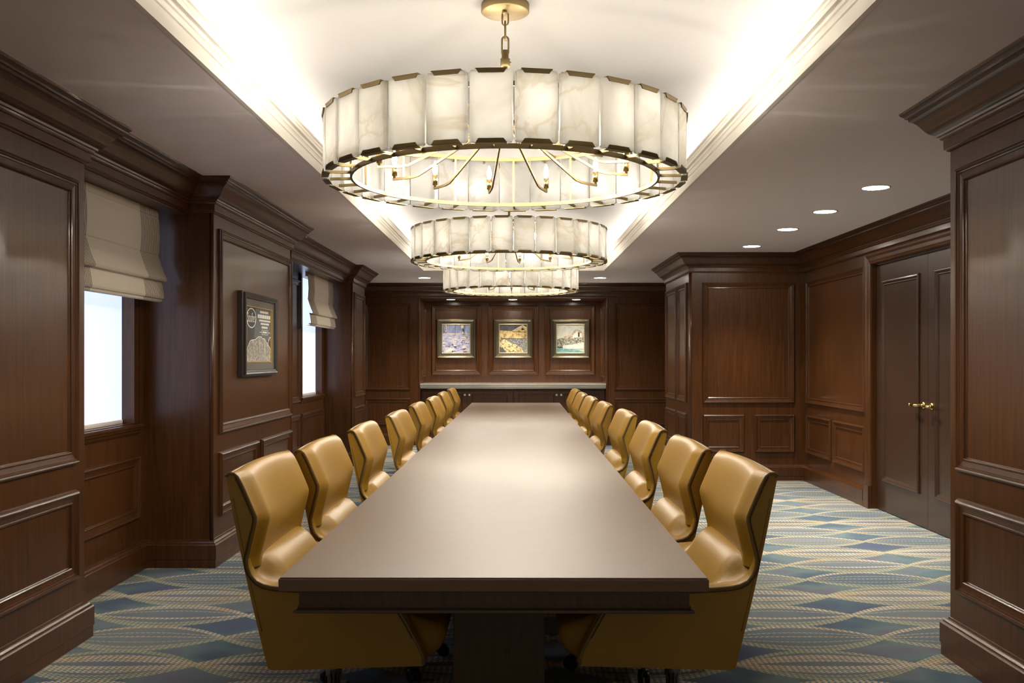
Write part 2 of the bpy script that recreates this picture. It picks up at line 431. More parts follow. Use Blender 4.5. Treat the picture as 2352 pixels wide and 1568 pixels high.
wr.tube([(PIX+0.003,PIA+0.055,0.17),(PIX+0.003,PIA+0.055,2.32)], 0.008, 8)
struct(wr.build('wall_right', M['wood']), 'dark panelled wall with double door and two piers')

# back wall with the picture niche
wb = MB()
wallrect(wb, (0,YB,0), (1,0,0), XL, XR, 0, ZC, [(NX0, NX1, 0, NZT)])
wallrect(wb, (0,NYB,0), (1,0,0), NX0, NX1, 0, NZT)
for x in (NX0, NX1): wb.quad((x,YB,0),(x,NYB,0),(x,NYB,NZT),(x,YB,NZT))
wb.quad((NX0,YB,NZT),(NX1,YB,NZT),(NX1,NYB,NZT),(NX0,NYB,NZT))
panelY(wb, YB, -1, -2.36, -1.648, 0.852, 2.20); panelY(wb, YB, -1, -2.36, -1.648, *ZL)
panelY(wb, YB, -1, 1.528, 2.46, 0.852, 2.20); panelY(wb, YB, -1, 1.528, 2.46, *ZL)
BIG = [(0,0),(0,0.012),(0.006,0.024),(0.016,0.030),(0.026,0.027),(0.032,0.018),(0.050,0.014),(0.062,0.008),(0.066,0.014),(0.074,0.016),(0.082,0.010),(0.086,0.0)]
for x0, x1 in ((-1.392,-0.573),(-0.463,0.363),(0.470,1.292)): panelY(wb, NYB, -1, x0, x1, 1.074, 2.217, BIG)
panelX(wb, NX0, 1, 14.72, 15.28, 1.05, 2.17); panelX(wb, NX1, -1, 14.72, 15.28, 1.05, 2.17)
JAMB = [(0,0),(0,0.012),(0.008,0.020),(0.018,0.016),(0.024,0.006),(0.03,0.0)]
wb.frame((0,YB,0), (1,0,0), UZ, (0,-1,0), NX0-0.03, NX1+0.03, -0.2, NZT+0.03, JAMB)
struct(wb.build('wall_back', M['wood']), 'dark panelled end wall with a picture niche')

# crown moulding, one sweep mitred round every pier, split by wall
def miters(path, closed=False):
    n = len(path); res = []
    P = [Vector((p[0], p[1])) for p in path]
    def rn(a, b):
        d = (b-a).normalized(); return Vector((d.y, -d.x))
    for i in range(n):
        ns = []
        if closed or i > 0: ns.append(rn(P[i-1], P[i]))
        if closed or i < n-1: ns.append(rn(P[i], P[(i+1) % n]))
        if len(ns) == 1: res.append(ns[0])
        else: res.append((ns[0]+ns[1])/(1+ns[0].dot(ns[1])))
    return res
def sweep(mb, path, prof, rng=None, closed=False, caps=True, mi=0):
    mt = miters(path, closed); rings = []
    idx = range(len(path)) if rng is None else range(rng[0], rng[1]+1)
    for i in idx: rings.append([(path[i][0]+mt[i].x*p, path[i][1]+mt[i].y*p, z) for p, z in prof])
    mb.loft(rings, False, False, mi, False, closed)
    if caps and not closed:
        for r in (rings[0], rings[-1]):
            base = [(r[0][0],r[0][1],r[0][2])]
            mb.poly(r, mi)
crown = [(0,2.300),(0.010,2.300),(0.013,2.307),(0.020,2.310),(0.022,2.316),(0.022,2.352),(0.030,2.355),(0.034,2.362),(0.036,2.370),(0.046,2.372),(0.048,2.382)]
for k in range(13):
    t = k/12; crown.append((0.050+0.085*t, 2.382+0.084*(t-0.55*math.sin(2*PI*t)/(2*PI)*1.0)))
crown += [(0.137,2.478),(0.147,2.480),(0.150,2.488),(0.158,2.494),(0.165,2.500),(0.168,ZC)]
cpath = [(P1X,YN),(P1X,P1E),(HX,P1E),(HX,P2A),(P2X,P2A),(P2X,P2B),(HX,P2B),(HX,P3A),(P3X,P3A),(P3X,P3B),(XL,P3B),(XL,YB),
         (XR,YB),(XR,PIB),(PIX,PIB),(PIX,PIA),(XR,PIA),(XR,PRE),(PRX,PRE),(PRX,YN)]
for nm, rg, lb in (('trim_1',(0,11),'dark crown moulding along the window wall'),('trim_2',(11,12),'dark crown moulding over the end wall'),('trim_3',(12,19),'dark crown moulding along the door wall')):
    mb = MB(); sweep(mb, cpath, crown, rg, caps=False); struct(mb.build(nm, M['wood']), lb)
base = [(0.030,0.0),(0.030,0.052),(0.034,0.056),(0.034,0.146),(0.030,0.152),(0.024,0.154),(0.022,0.160),(0.016,0.168),(0.008,0.170),(0.005,0.178),(0.0,0.180)]
lpath = [(P1X,YN),(P1X,P1E),(XL,P1E),(XL,P2A),(P2X,P2A),(P2X,P2B),(XL,P2B),(XL,P3A),(P3X,P3A),(P3X,P3B),(XL,P3B),(XL,YB),(NX0-0.03,YB)]
mb = MB(); sweep(mb, lpath, base); struct(mb.build('baseboard_left', M['wood']))
rpath = [(NX1+0.03,YB),(XR,YB),(XR,PIB),(PIX,PIB),(PIX,PIA),(XR,PIA),(XR,DY1+0.14)]
rpath2 = [(XR,DY0-0.14),(XR,PRE),(PRX,PRE),(PRX,YN)]
mb = MB(); sweep(mb, rpath, base); sweep(mb, rpath2, base); struct(mb.build('baseboard_right', M['wood']))

# ceilings
ce = MB(); o = (-3.2, 4.0, YN, 15.5)
ce.quad((o[0],o[2],ZC),(CX0,o[2],ZC),(CX0,o[3],ZC),(o[0],o[3],ZC)); ce.quad((CX1,o[2],ZC),(o[1],o[2],ZC),(o[1],o[3],ZC),(CX1,o[3],ZC))
ce.quad((CX0,CY1,ZC),(CX1,CY1,ZC),(CX1,o[3],ZC),(CX0,o[3],ZC)); ce.quad((CX0,o[2],ZC),(CX1,o[2],ZC),(CX1,CY0,ZC),(CX0,CY0,ZC))
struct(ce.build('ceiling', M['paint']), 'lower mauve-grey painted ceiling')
cpt = [(CX0,CY0),(CX0,CY1),(CX1,CY1),(CX1,CY0)]   # room side on the right of travel
cov = [(-0.02,2.509),(0,2.509),(0,2.568),(0.007,2.570),(0.008,2.580),(0.013,2.588),(0.020,2.592),(0.021,2.602),(0.027,2.606),(0.040,2.620),(0.045,2.624),(0.046,2.634),(0.055,2.637),(0.055,2.647),(0.040,2.647),(0.040,2.604),(-0.11,2.604)]
mb = MB(); sweep(mb, cpt, cov, closed=True); struct(mb.build('trim_4', M['cream']), 'cream stepped moulding round the lit ceiling recess')
va = MB(); N = 18
side = [(-0.11,2.604),(-0.11,2.62)]
for k in range(1, N+1):
    a = PI/2*k/N; side.append((-0.11+0.95*(1-math.cos(a)), 2.62+(ZT-2.62)*math.sin(a)))
mt = miters(cpt, True); rings = []
for p, z in side:
    r = []
    for i in range(4):
        ky = 1.0
        r.append((cpt[i][0]+mt[i].x*p, cpt[i][1]+mt[i].y*p*ky, z))
    rings.append(r)
va.loft(rings, True, False, 0, False); va.poly([rings[-1][i] for i in range(4)])
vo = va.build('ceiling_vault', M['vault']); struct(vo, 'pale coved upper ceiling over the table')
for p in vo.data.polygons: p.use_smooth = True

# windows
def window(name, w, casing_y, zs):
    y0, y1, z0, z1 = w; e = empty(name, (XL, y0, 0)); struct(e)
    d = 0.075
    f = MB()
    for y in (y0, y1): f.quad((XL,y,z0),(XL-d,y,z0),(XL-d,y,z1),(XL,y,z1))
    f.quad((XL,y0,z1),(XL-d,y0,z1),(XL-d,y1,z1),(XL,y1,z1)); f.quad((XL,y0,z0),(XL-d-0.03,y0,z0),(XL-d-0.03,y1,z0),(XL,y1,z0))
    cw = 0.085
    f.box(XL, XL+0.016, y1, y1+cw, zs, 2.288); f.box(XL, XL+0.016, y0-cw, y0, zs, 2.288)
    f.box(XL, XL+0.024, y1+cw-0.02, y1+cw, zs, 2.288); f.box(XL, XL+0.024, y0-cw, y0-cw+0.02, zs, 2.288)
    f.box(XL-d-0.06, XL-d-0.03, y0-0.05, y1+0.05, z0-0.05, z1+0.05)
    o = f.build('window_frame', M['wood']); o.parent = e; o.location = (-XL, -y0, 0); return e
def sill(e, w, ya, yb):
    y0, y1, z0, z1 = w; s = MB(); z = z0-0.004
    pr = [(0,z),(0.036,z),(0.042,z-0.006),(0.042,z-0.018),(0.034,z-0.022),(0.030,z-0.036),(0.020,z-0.044),(0.017,z-0.055),(0.008,z-0.068),(0,z-0.072)]
    s.loft([[(XL+p, y, zz) for p, zz in pr] for y in (ya, yb)], True, True)
    s.box(XL-0.075, XL+0.01, y0, y1, z-0.02, z)
    o = s.build('window_sill', M['wood']); o.parent = e; o.location = (-XL, -y0, 0)
e1 = window('window_1', W1, 0, W1[2]); sill(e1, W1, W1[0]-0.09, W1[1]+0.10)
e2 = window('window_2', W2, 0, W2[2]); sill(e2, W2, W2[0]-0.09, W2[1]+0.09)
for w, lb in ((W1, 'white backlit roller shade in the nearer window'), (W2, 'white backlit roller shade in the farther window')):
    y0, y1, z0, z1 = w; r = empty('roller_shade', (XL-0.06, (y0+y1)/2, z0)); tag(r, lb, 'window shade', 'roller shades at the windows')
    f = MB(); hw = (y1-y0)/2-0.006; f.box(-0.002, 0.0, -hw, hw, 0.018, z1-z0-0.001); f.build('fabric', M['roller'], r)
    f = MB(); f.box(-0.008, 0.006, -hw, hw, 0.001, 0.026); f.build('hem_bar', M['linen'], r, bevel=0.003)

def roman(y0, y1, lb):
    L = y1-y0; r = empty('roman_shade', (-2.275, (y0+y1)/2, 2.289)); tag(r, lb, 'window shade', 'linen roman shades over the windows')
    pf = [(0,0),(0.003,-0.042),(0.000,-0.046),(0.004,-0.06),(0.010,-0.17),(0.004,-0.278),(0.0,-0.284),(0.006,-0.30),(0.020,-0.345),(0.040,-0.40),(0.052,-0.425),(0.056,-0.436),(0.050,-0.447),(0.034,-0.452),(0.020,-0.446)]
    pf2 = [(0.018,-0.440),(0.026,-0.47),(0.034,-0.52),(0.037,-0.545),(0.034,-0.556),(0.022,-0.562),(0.0,-0.560)]
    pf3 = [(0.016,-0.552),(0.024,-0.566),(0.024,-0.574),(0.008,-0.578),(-0.012,-0.574)]
    def sheet(mb, a, b):
        for q in (pf, pf2, pf3):
            back = [(x-0.004, z) for x, z in reversed(q)]
            mb.loft([[(x, y, z) for x, z in q+back] for y in (a, b)], True, True)
    bw = min(0.30, L*0.24)
    m = MB(); sheet(m, -L/2+bw, L/2-bw); m.build('fabric_panel', M['linen'], r)
    for a, b in ((-L/2, -L/2+bw), (L/2-bw, L/2)):
        m = MB(); sheet(m, a, b); x = m.build('striped_border', M['stripe'], r); x['label'] = 'pinstriped border band'
    m = MB(); m.box(-0.03, -0.006, -L/2, L/2, -0.04, 0.0); m.build('headrail', M['white_metal'], r)
    return r
roman(4.64, 5.95, 'linen roman shade with striped border over the nearer window')
roman(10.22, 11.60, 'linen roman shade folded up over the farther window')

# double door
d1 = empty('door_1', (XR, (DY0+DY1)/2, 0)); struct(d1, 'dark brown double door with brass levers')
def loc(o, par): o.parent = par; o.location = -par.location; return o
cs = MB()
CAS = [(0,0),(0,0.018),(0.012,0.026),(0.03,0.024),(0.05,0.018),(0.08,0.016),(0.095,0.012),(0.10,0.016),(0.112,0.012),(0.115,0.0)]
path = [(DY1+0.115,0.20),(DY1+0.115,DZT+0.105),(DY0-0.115,DZT+0.105),(DY0-0.115,0.20)]
rings = []
for i, (y, z) in enumerate(path):
    sy = 1 if i < 2 else -1; sz = 1 if i in (1,2) else 0
    rings.append([(XR-h, y-sy*p, z-sz*p*0.9) for p, h in CAS])
cs.loft(rings, False, False)
for y in (DY1, DY0-0.125): cs.box(XR-0.034, XR+0.002, y, y+0.125, 0, 0.205)
loc(cs.build('door_frame', M['wood']), d1)
DX = XR+0.045; ym = (DY0+DY1)/2
DPR = [(0,0),(0,0.010),(0.006,0.018),(0.016,0.020),(0.028,0.012),(0.034,0.008),(0.040,0.010),(0.046,0.004),(0.048,0)]
for a, b, s in ((ym+0.002, DY1-0.004, 1), (DY0+0.004, ym-0.002, -1)):
    lf = MB(); lf.box(DX, DX+0.045, a, b, 0.008, DZT-0.004)
    c = (a+b)/2; hw = (b-a)/2-0.145
    lf.frame((DX,0,0), (0,1,0), UZ, (-1,0,0), c-hw, c+hw, 0.266, 2.04, DPR)
    L = loc(lf.build('door_leaf', M['door_wood']), d1)
    y = ym+s*0.075; h = MB()
    h.lathe([(0.0,0.0),(0.028,0.0),(0.028,0.006),(0.022,0.010),(0.0,0.010)], 20)
    ho = []
    m = Matrix.Translation((DX, y, 0.98)) @ Matrix.Rotation(-PI/2, 4, 'Y')
    h.v = [tuple(m @ Vector(p)) for p in h.v]
    h.tube([(DX-0.005,y,0.98),(DX-0.055,y,0.98),(DX-0.062,y+s*0.01,0.98),(DX-0.062,y+s*0.11,0.98)], [0.010,0.010,0.011,0.009], 12)
    h.tube([(DX-0.062,y+s*0.105,0.98),(DX-0.062,y+s*0.135,0.98)], [0.013,0.012], 12)
    hd = h.build('door_handle', M['gold']); hd.parent = L; hd['label'] = 'polished brass lever handle'

# ------------------------------------------------------------------ end-wall niche: counter, cabinets, pictures, plates
ct = MB()
ce_pr = [(0,0.0),(0.0,0.006),(0.010,0.008),(0.022,0.018),(0.030,0.030),(0.030,0.036),(0.040,0.038),(0.044,0.046),(0.044,0.052),(0.056,0.054),(0.062,0.062),(0.062,0.072),(0.056,0.078),(0,0.078)]
yf = 14.54; zc0 = 0.876
cx0, cx1 = NX0+0.003, NX1-0.003
ct.loft([[(x, yf-p+0.04, zc0+z) for p, z in ce_pr]+[(x, NYB-0.004, zc0+0.078), (x, NYB-0.004, zc0)] for x in (cx0, cx1)], True, True)
tag(ct.build('countertop', M['stone']), 'pale glossy moulded countertop running across the end-wall niche', 'countertop')
cabs = ((NX0+0.004, -0.056, 'left'), (-0.052, NX1-0.004, 'right'))
for (a, b, sd), lb in zip(cabs, ('dark wood base cabinet under the counter, below the lilac and barn pictures', 'dark wood base cabinet under the counter, below the pale hillside picture')):
    e = empty('base_cabinet', ((a+b)/2, 14.72, 0)); tag(e, lb, 'cabinet', 'base cabinets under the niche counter')
    hw = (b-a)/2; m = MB(); m.box(-hw, hw, 0.02, 0.60, 0.09, 0.874); m.box(-hw, hw, 0.06, 0.60, 0.0, 0.09); m.box(-hw, hw, 0.0, 0.02, 0.85, 0.874); m.build('body', M['wood'], e)
    for s in (-1, 1):
        x0, x1 = (-hw+0.01, -0.002) if s < 0 else (0.002, hw-0.01)
        m = MB(); m.box(x0, x1, 0.0, 0.02, 0.10, 0.846); m.frame((0,0,0), (1,0,0), UZ, (0,-1,0), x0+0.07, x1-0.07, 0.17, 0.79, [(0,0),(0.004,0.008),(0.012,0.008),(0.018,0.002),(0.020,0.0)])
        dd = m.build('door', M['wood'], e)
        k = MB(); k.lathe([(0.006,0),(0.006,0.014),(0.017,0.019),(0.020,0.029),(0.014,0.038),(0.0,0.041)], 14)
        mm = Matrix.Translation((s*0.036, 0.0, 0.775)) @ Matrix.Rotation(PI/2, 4, 'X'); k.v = [tuple(mm @ Vector(p)) for p in k.v]
        kk = k.build('knob', M['knob'], dd); kk['label'] = 'round bright metal knob'
for x, s, lb in ((NX0, 1, 'small ivory wall plate on the left side of the niche'), (NX1, -1, 'small ivory wall plate on the right side of the niche')):
    m = MB(); m.box(min(x+s*0.001, x+s*0.007), max(x+s*0.001, x+s*0.007), 14.86, 14.94, 1.05, 1.165); o = m.build('wall_outlet', M['plate'], bevel=0.002)
    tag(o, lb, 'outlet', 'wall plates inside the niche')

def noisy(name, stops, scale=(6,6,6), ns=2.0, detail=5, rough=0.7):
    m = NT(name); v = m.obj(scale); n = m.noise(v, ns, detail, 0.65, 0.6); return m.done(m.bsdf(m.ramp(n, stops), rough))
A = {}
A['lilac'] = noisy('art_lilac', [(0.34,(0.10,0.10,0.16)),(0.45,(0.34,0.36,0.52)),(0.55,(0.46,0.44,0.55)),(0.66,(0.62,0.52,0.50))], (5,5,9))
A['bluesky'] = noisy('art_blue', [(0.35,(0.16,0.19,0.33)),(0.55,(0.33,0.38,0.58)),(0.7,(0.50,0.54,0.68))], (10,5,3))
A['flecks'] = noisy('art_flecks', [(0.46,(0.66,0.55,0.50)),(0.52,(0.50,0.42,0.45)),(0.57,(0.04,0.03,0.05))], (30,20,30))
A['peach'] = noisy('art_peach', [(0.4,(0.70,0.55,0.46)),(0.6,(0.80,0.70,0.60))], (16,16,16))
A['aqua'] = noisy('art_aqua', [(0.4,(0.36,0.50,0.60)),(0.6,(0.46,0.56,0.68))], (16,16,16))
A['night'] = noisy('art_charcoal', [(0.4,(0.060,0.062,0.072)),(0.6,(0.11,0.11,0.12))], (12,12,12))
A['ochre'] = noisy('art_ochre', [(0.38,(0.26,0.16,0.06)),(0.48,(0.58,0.42,0.17)),(0.6,(0.72,0.56,0.28))], (14,14,10))
A['straw'] = noisy('art_straw', [(0.40,(0.08,0.06,0.04)),(0.47,(0.66,0.50,0.24)),(0.6,(0.78,0.64,0.36))], (18,18,24))
A['speck'] = noisy('art_speckle', [(0.42,(0.05,0.05,0.055)),(0.52,(0.20,0.20,0.21)),(0.6,(0.50,0.46,0.38))], (40,40,40))
A['ink'] = plain('art_ink', (0.03,0.028,0.03), 0.7)
A['pale'] = noisy('art_pale', [(0.35,(0.52,0.55,0.49)),(0.6,(0.70,0.70,0.60))], (7,7,7))
A['hill'] = noisy('art_hill', [(0.38,(0.20,0.13,0.10)),(0.5,(0.55,0.40,0.30)),(0.62,(0.68,0.56,0.45))], (22,22,22))
A['brush'] = noisy('art_brush', [(0.42,(0.05,0.06,0.05)),(0.50,(0.26,0.26,0.19)),(0.6,(0.58,0.55,0.44))], (30,20,30))
A['teal'] = noisy('art_teal', [(0.4,(0.10,0.26,0.26)),(0.6,(0.24,0.42,0.40))], (6,6,12))
A['white'] = plain('art_white', (0.78,0.76,0.68), 0.6)
FR = [(0,0),(0,0.036),(0.006,0.046),(0.016,0.048),(0.028,0.040),(0.040,0.030),(0.072,0.026),(0.080,0.026)]
def picture(cx, cz, w, h, art, lb):
    e = empty('framed_picture', (cx, NYB, cz)); tag(e, lb, 'picture', 'square pictures in the end-wall niche')
    f = MB(); f.frame((0,-0.001,0), (1,0,0), UZ, (0,-1,0), -w/2, w/2, -h/2, h/2, FR)
    f.box(-w/2+0.01, w/2-0.01, -0.010, -0.001, -h/2+0.01, h/2-0.01); f.build('frame', M['silver'], e)
    f = MB(); f.frame((0,-0.001,0), (1,0,0), UZ, (0,-1,0), -w/2+0.080, w/2-0.080, -h/2+0.080, h/2-0.080, [(0,0.010),(0,0.034),(0.006,0.037),(0.016,0.026),(0.016,0.010)]); q = f.build('inner_fillet', M['fillet'], e); q['label'] = 'pale gilt inner edge'
    iw, ih = w/2-0.094, h/2-0.094; a = MB(); mats = []
    for k, (mat, pts) in enumerate(art):
        if A[mat] not in mats: mats.append(A[mat])
        y = -0.012-0.0006*k
        a.poly([((u*2-1)*iw, y, (v*2-1)*ih) for u, v in pts], mats.index(A[mat]))
    a.build('artwork', mats, e, recalc=False)
def rect(x0, y0, x1, y1): return [(x0,y0),(x1,y0),(x1,y1),(x0,y1)]
def blob(cx, cy, rx, ry, n=12, j=0.25):
    return [(cx+rx*math.cos(2*PI*i/n)*(1+random.uniform(-j,j)), min(1,max(0,cy+ry*math.sin(2*PI*i/n)*(1+random.uniform(-j,j))))) for i in range(n)]
art1 = [('lilac', rect(0,0,1,1)), ('bluesky', rect(0,0.66,1,1)), ('peach', rect(0,0.66,1,0.685))]
for _ in range(26): art1.append((random.choice(['flecks','peach','aqua','flecks','lilac']), blob(random.uniform(.05,.95), random.uniform(.06,.64), random.uniform(.02,.075), random.uniform(.012,.035))))
art1 += [('peach', blob(.12,.86,.05,.13)), ('flecks', blob(.11,.84,.03,.11)), ('peach', blob(.73,.92,.06,.07)), ('ink', blob(.77,.78,.02,.06)), ('flecks', blob(.75,.72,.05,.04)), ('peach', [(0.1,0.02),(0.32,0.02),(0.40,0.14),(0.30,0.19),(0.2,0.12)]), ('ink', blob(.26,.17,.015,.015)), ('ink', blob(.34,.17,.015,.015)), ('flecks', blob(.8,.2,.09,.05)), ('ink', blob(.72,.38,.02,.02))]
art2 = [('ochre', rect(0,0,1,1)), ('night', [(0,0.80),(0.46,0.77),(0.84,0.985),(1,0.9),(1,1),(0,1)]), ('white', [(0.44,0.765),(0.85,0.995),(1,0.90),(1,0.885),(0.85,0.965),(0.46,0.765)]), ('ink', blob(.85,.84,.055,.04,14,.05)), ('ink', rect(.835,.84,.85,.96)), ('ink', [(0.46,0.755),(1,0.745),(1,0.73),(0.46,0.74)]), ('speck', [(0,0.0),(1,0),(1,0.50),(0.3,0.52),(0,0.46)]), ('ink', [(0.05,0.515),(1,0.505),(1,0.49),(0.05,0.495)]), ('straw', [(0.05,0.40),(0.16,0.49),(0.27,0.44),(0.40,0.34),(0.62,0.28),(0.8,0.16),(0.9,0.03),(0.85,0),(0.25,0),(0.14,0.14)]), ('night', [(0,0),(0.26,0),(0.12,0.16),(0,0.20)]), ('straw', [(0.0,0.42),(0.08,0.34),(0.11,0.18),(0.0,0.24)])]
for i in range(9):
    x = 0.55+i*0.05; art2.append(('ochre', [(x,0.53),(x+0.008,0.53),(x+0.008,0.72),(x,0.72)]))
for i in range(14): art2.append((random.choice(['ink','white','speck']), blob(random.uniform(.3,.95), random.uniform(.04,.28), .03, .012)))
art3 = [('pale', rect(0,0,1,1)), ('hill', [(0.15,0.52),(0.32,0.58),(0.50,0.63),(0.60,0.74),(0.68,0.83),(0.80,0.82),(0.90,0.76),(1.0,0.66),(1,0.46),(0.2,0.46)]), ('white', [(0.58,0.60),(0.72,0.76),(0.92,0.68),(0.92,0.52),(0.58,0.52)]), ('ink', rect(.78,.56,.84,.72)), ('brush', [(0.0,0.46),(0.1,0.52),(0.3,0.50),(0.6,0.53),(1,0.55),(1,0.36),(0.7,0.30),(0.2,0.26),(0.0,0.28)]), ('ink', [(0,0.17),(0.22,0.16),(0.22,0.21),(0,0.23)]), ('brush', [(0,0.22),(0.22,0.20),(0.24,0.44),(0,0.48)]), ('pale', [(0.22,0.22),(0.7,0.32),(1,0.36),(1,0.12),(0.22,0.14)]), ('teal', [(0,0),(1,0),(1,0.02),(0.8,0.09),(0.4,0.13),(0,0.18)]), ('ink', rect(.735,.30,.75,.46))]
for i in range(6): art3.append(('ink', [(0.02+i*0.033,0.24),(0.026+i*0.033,0.24),(0.026+i*0.033,0.45),(0.02+i*0.033,0.45)]))
KX = NYB/F
for px, art, lb in ((1047.8, art1, 'square picture of pale figures on lilac and blue, champagne frame'), (1178.7, art2, 'square picture of a yellow barn gable, champagne frame'), (1310, art3, 'square pale picture of a hillside house over teal water, champagne frame')):
    picture((px-1186)*KX, H-(777.5-821)*KX, 0.632, 0.645, art, lb)

# shadow-box poster on the middle pilaster
def textmesh(s, size):
    cu = bpy.data.curves.new('tmp', 'FONT'); cu.body = s; cu.size = size; cu.align_x = 'CENTER'; cu.align_y = 'CENTER'
    ob = bpy.data.objects.new('tmp', cu); COL.objects.link(ob); dg = bpy.context.evaluated_depsgraph_get()
    me = ob.evaluated_get(dg).to_mesh(); v = [tuple(p.co) for p in me.vertices]; f = [tuple(p.vertices) for p in me.polygons]
    ob.evaluated_get(dg).to_mesh_clear(); bpy.data.objects.remove(ob); bpy.data.curves.remove(cu); return v, f
PY0, PY1, PZ0, PZ1 = 6.64, 7.55, 1.222, 1.838
po = empty('framed_poster', (P2X, (PY0+PY1)/2, (PZ0+PZ1)/2)); tag(po, 'dark framed black and white poster on the middle left pilaster', 'poster')
pw, phh = (PY1-PY0)/2, (PZ1-PZ0)/2
f = MB()
PFR = [(0,0.001),(0,0.030),(0.008,0.034),(0.012,0.038),(0.012,0.050),(0.02,0.056),(0.030,0.053),(0.036,0.047),(0.046,0.045),(0.050,0.03)]
f.frame((0,0,0), (0,1,0), UZ, (1,0,0), -pw, pw, -phh, phh, PFR); f.build('frame', M['frame_dark'], po)
f = MB(); f.frame((0,0,0), (0,1,0), UZ, (1,0,0), -pw+0.05, pw-0.05, -phh+0.05, phh-0.05, [(0,0.032),(0.055,0.030),(0.055,0.020)]); f.build('mount', M['mat_grey'], po)
f = MB(); f.frame((0,0,0), (0,1,0), UZ, (1,0,0), -pw+0.103, pw-0.103, -phh+0.10, phh-0.10, [(0,0.020),(0,0.033),(0.006,0.033),(0.012,0.012)]); q = f.build('slip', M['giltedge'], po); q['label'] = 'thin gilt slip'
a = MB(); aw, ah = pw-0.112, phh-0.108
dark = noisy('poster_dark', [(0.4,(0.030,0.028,0.026)),(0.6,(0.050,0.050,0.050))], (3,3,3))
def strokes():
    m = NT('poster_brushwork'); v = m.obj((20,26,9)); n = m.noise(v, 2.0, 6, 0.7, 1.4)
    g = m.math('ABSOLUTE', m.math('SUBTRACT', n, 0.5)); f = m.math('SUBTRACT', 1.0, m.math('MULTIPLY', g, 10.0), None, True)
    c = m.mix(f, (0.62,0.57,0.48), (0.035,0.033,0.031)); return m.done(m.bsdf(c, 0.6))
strk = strokes()
pm = [dark, A['white'], strk, plain('poster_grey', (0.10,0.105,0.11), 0.6)]
def pq(u, v, k): return (0.0205+0.0005*k, (u*2-1)*aw, (v*2-1)*ah)
a.poly([pq(u,v,0) for u,v in rect(0,0,1,1)], 0)
a.poly([pq(u,v,1) for u,v in [(0.33,0.45),(1,0.40),(1,1),(0.38,1),(0.36,0.75)]], 3)
cu0, cv0, rr, rv = 0.215, 0.805, 0.185, 0.185
N = 40
for r0, r1, mi, k in ((0.90, 1.0, 1, 4),):
    for i in range(N):
        t0, t1 = 2*PI*i/N, 2*PI*(i+1)/N
        a.poly([pq(cu0+rr*r*math.cos(t), cv0+rv*r*math.sin(t), k) for r, t in ((r0,t0),(r1,t0),(r1,t1),(r0,t1))], mi)
a.poly([pq(cu0+rr*0.9*math.cos(2*PI*i/N), cv0+rv*0.9*math.sin(2*PI*i/N), 3) for i in range(N)], 0)
v, fc = textmesh('Stouffers', 0.10)
wv = max(p[0] for p in v)-min(p[0] for p in v); hv = max(p[1] for p in v)-min(p[1] for p in v)
sx = 2*aw*rr*1.66/wv; sz = 2*ah*rv*0.95/hv
a.add([(0.0205+0.0005*6, (cu0*2-1)*aw+p[0]*sx, (cv0*2-1)*ah+p[1]*sz) for p in v], fc, 1)
def bars(u0, u1, v0, v1, n, gap=0.25):
    for i in range(n):
        w = (u1-u0)/n; a.poly([pq(x,y,4) for x,y in rect(u0+i*w, v0, u0+(i+1-gap)*w, v1)], 1)
bars(0.55,0.90,0.925,0.965,8,0.3); bars(0.46,1.0,0.825,0.895,6,0.12); bars(0.52,0.99,0.765,0.80,12,0.12); bars(0.58,0.93,0.705,0.74,9,0.12); bars(0.62,0.87,0.635,0.675,6,0.15); bars(0.66,0.84,0.545,0.58,6,0.12)
for x0,y0,x1,y1 in ((.62,.60,.88,.607),(.62,.515,.88,.522),(.62,.515,.628,.607),(.872,.515,.88,.607),(.53,.555,.62,.565),(.88,.555,.97,.565)): a.poly([pq(x,y,5) for x,y in rect(x0,y0,x1,y1)], 1)
mount = [(0,0),(1,0),(1,0.24),(0.93,0.30),(0.80,0.40),(0.72,0.45),(0.66,0.44),(0.60,0.485),(0.55,0.475),(0.50,0.48),(0.44,0.455),(0.36,0.42),(0.22,0.405),(0.16,0.385),(0.12,0.34),(0.07,0.27),(0.03,0.20),(0,0.10)]
a.poly([pq(u,v,3) for u,v in mount], 2)
for i in range(2, len(mount)-1):
    (u0,v0),(u1,v1) = mount[i], mount[i+1]; a.poly([pq(u0,v0,5),pq(u1,v1,5),pq(u1,v1-0.014,5),pq(u0,v0-0.014,5)], 1)
a.poly([pq(u,v,5) for u,v in [(0.86,0.30),(0.90,0.42),(0.95,0.47),(1,0.485),(1,0.473),(0.955,0.455),(0.91,0.405),(0.875,0.30)]], 1)
a.build('print', pm, po, recalc=False)

# ------------------------------------------------------------------ conference table
TY0, TY1 = 2.592, 12.66; TW = 1.194
yaw = -math.atan2(0.055, TY1-TY0); TL = TY1-TY0; ZTOP = 0.75
tb = empty('conference_table', (-0.036, (TY0+TY1)/2, 0), yaw); tag(tb, 'long rectangular dark brown conference table down the middle of the room', 'table')
m = MB(); m.box(-TW/2, TW/2, -TL/2, TL/2, 0.711, ZTOP-0.004); m.build('edge_band', M['table_edge'], tb, bevel=0.003)
m = MB(); m.box(-TW/2+0.004, TW/2-0.004, -TL/2+0.004, TL/2-0.004, ZTOP-0.0038, ZTOP); m.build('tabletop', M['table'], tb, bevel=0.0015)
m = MB(); aw_, al = TW/2-0.046, TL/2-0.05
APR = [(0.0,0.711),(0.0,0.664),(0.004,0.656),(0.002,0.652),(0.012,0.650),(0.014,0.643),(0.008,0.640),(-0.02,0.640)]
rings = [[(-aw_-p,-al-p,z),(aw_+p,-al-p,z),(aw_+p,al+p,z),(-aw_-p,al+p,z)] for p, z in APR]
m.loft(rings, True, False); m.box(-aw_+0.02, aw_-0.02, -al+0.02, al-0.02, 0.642, 0.66); m.build('apron', M['apron'], tb)
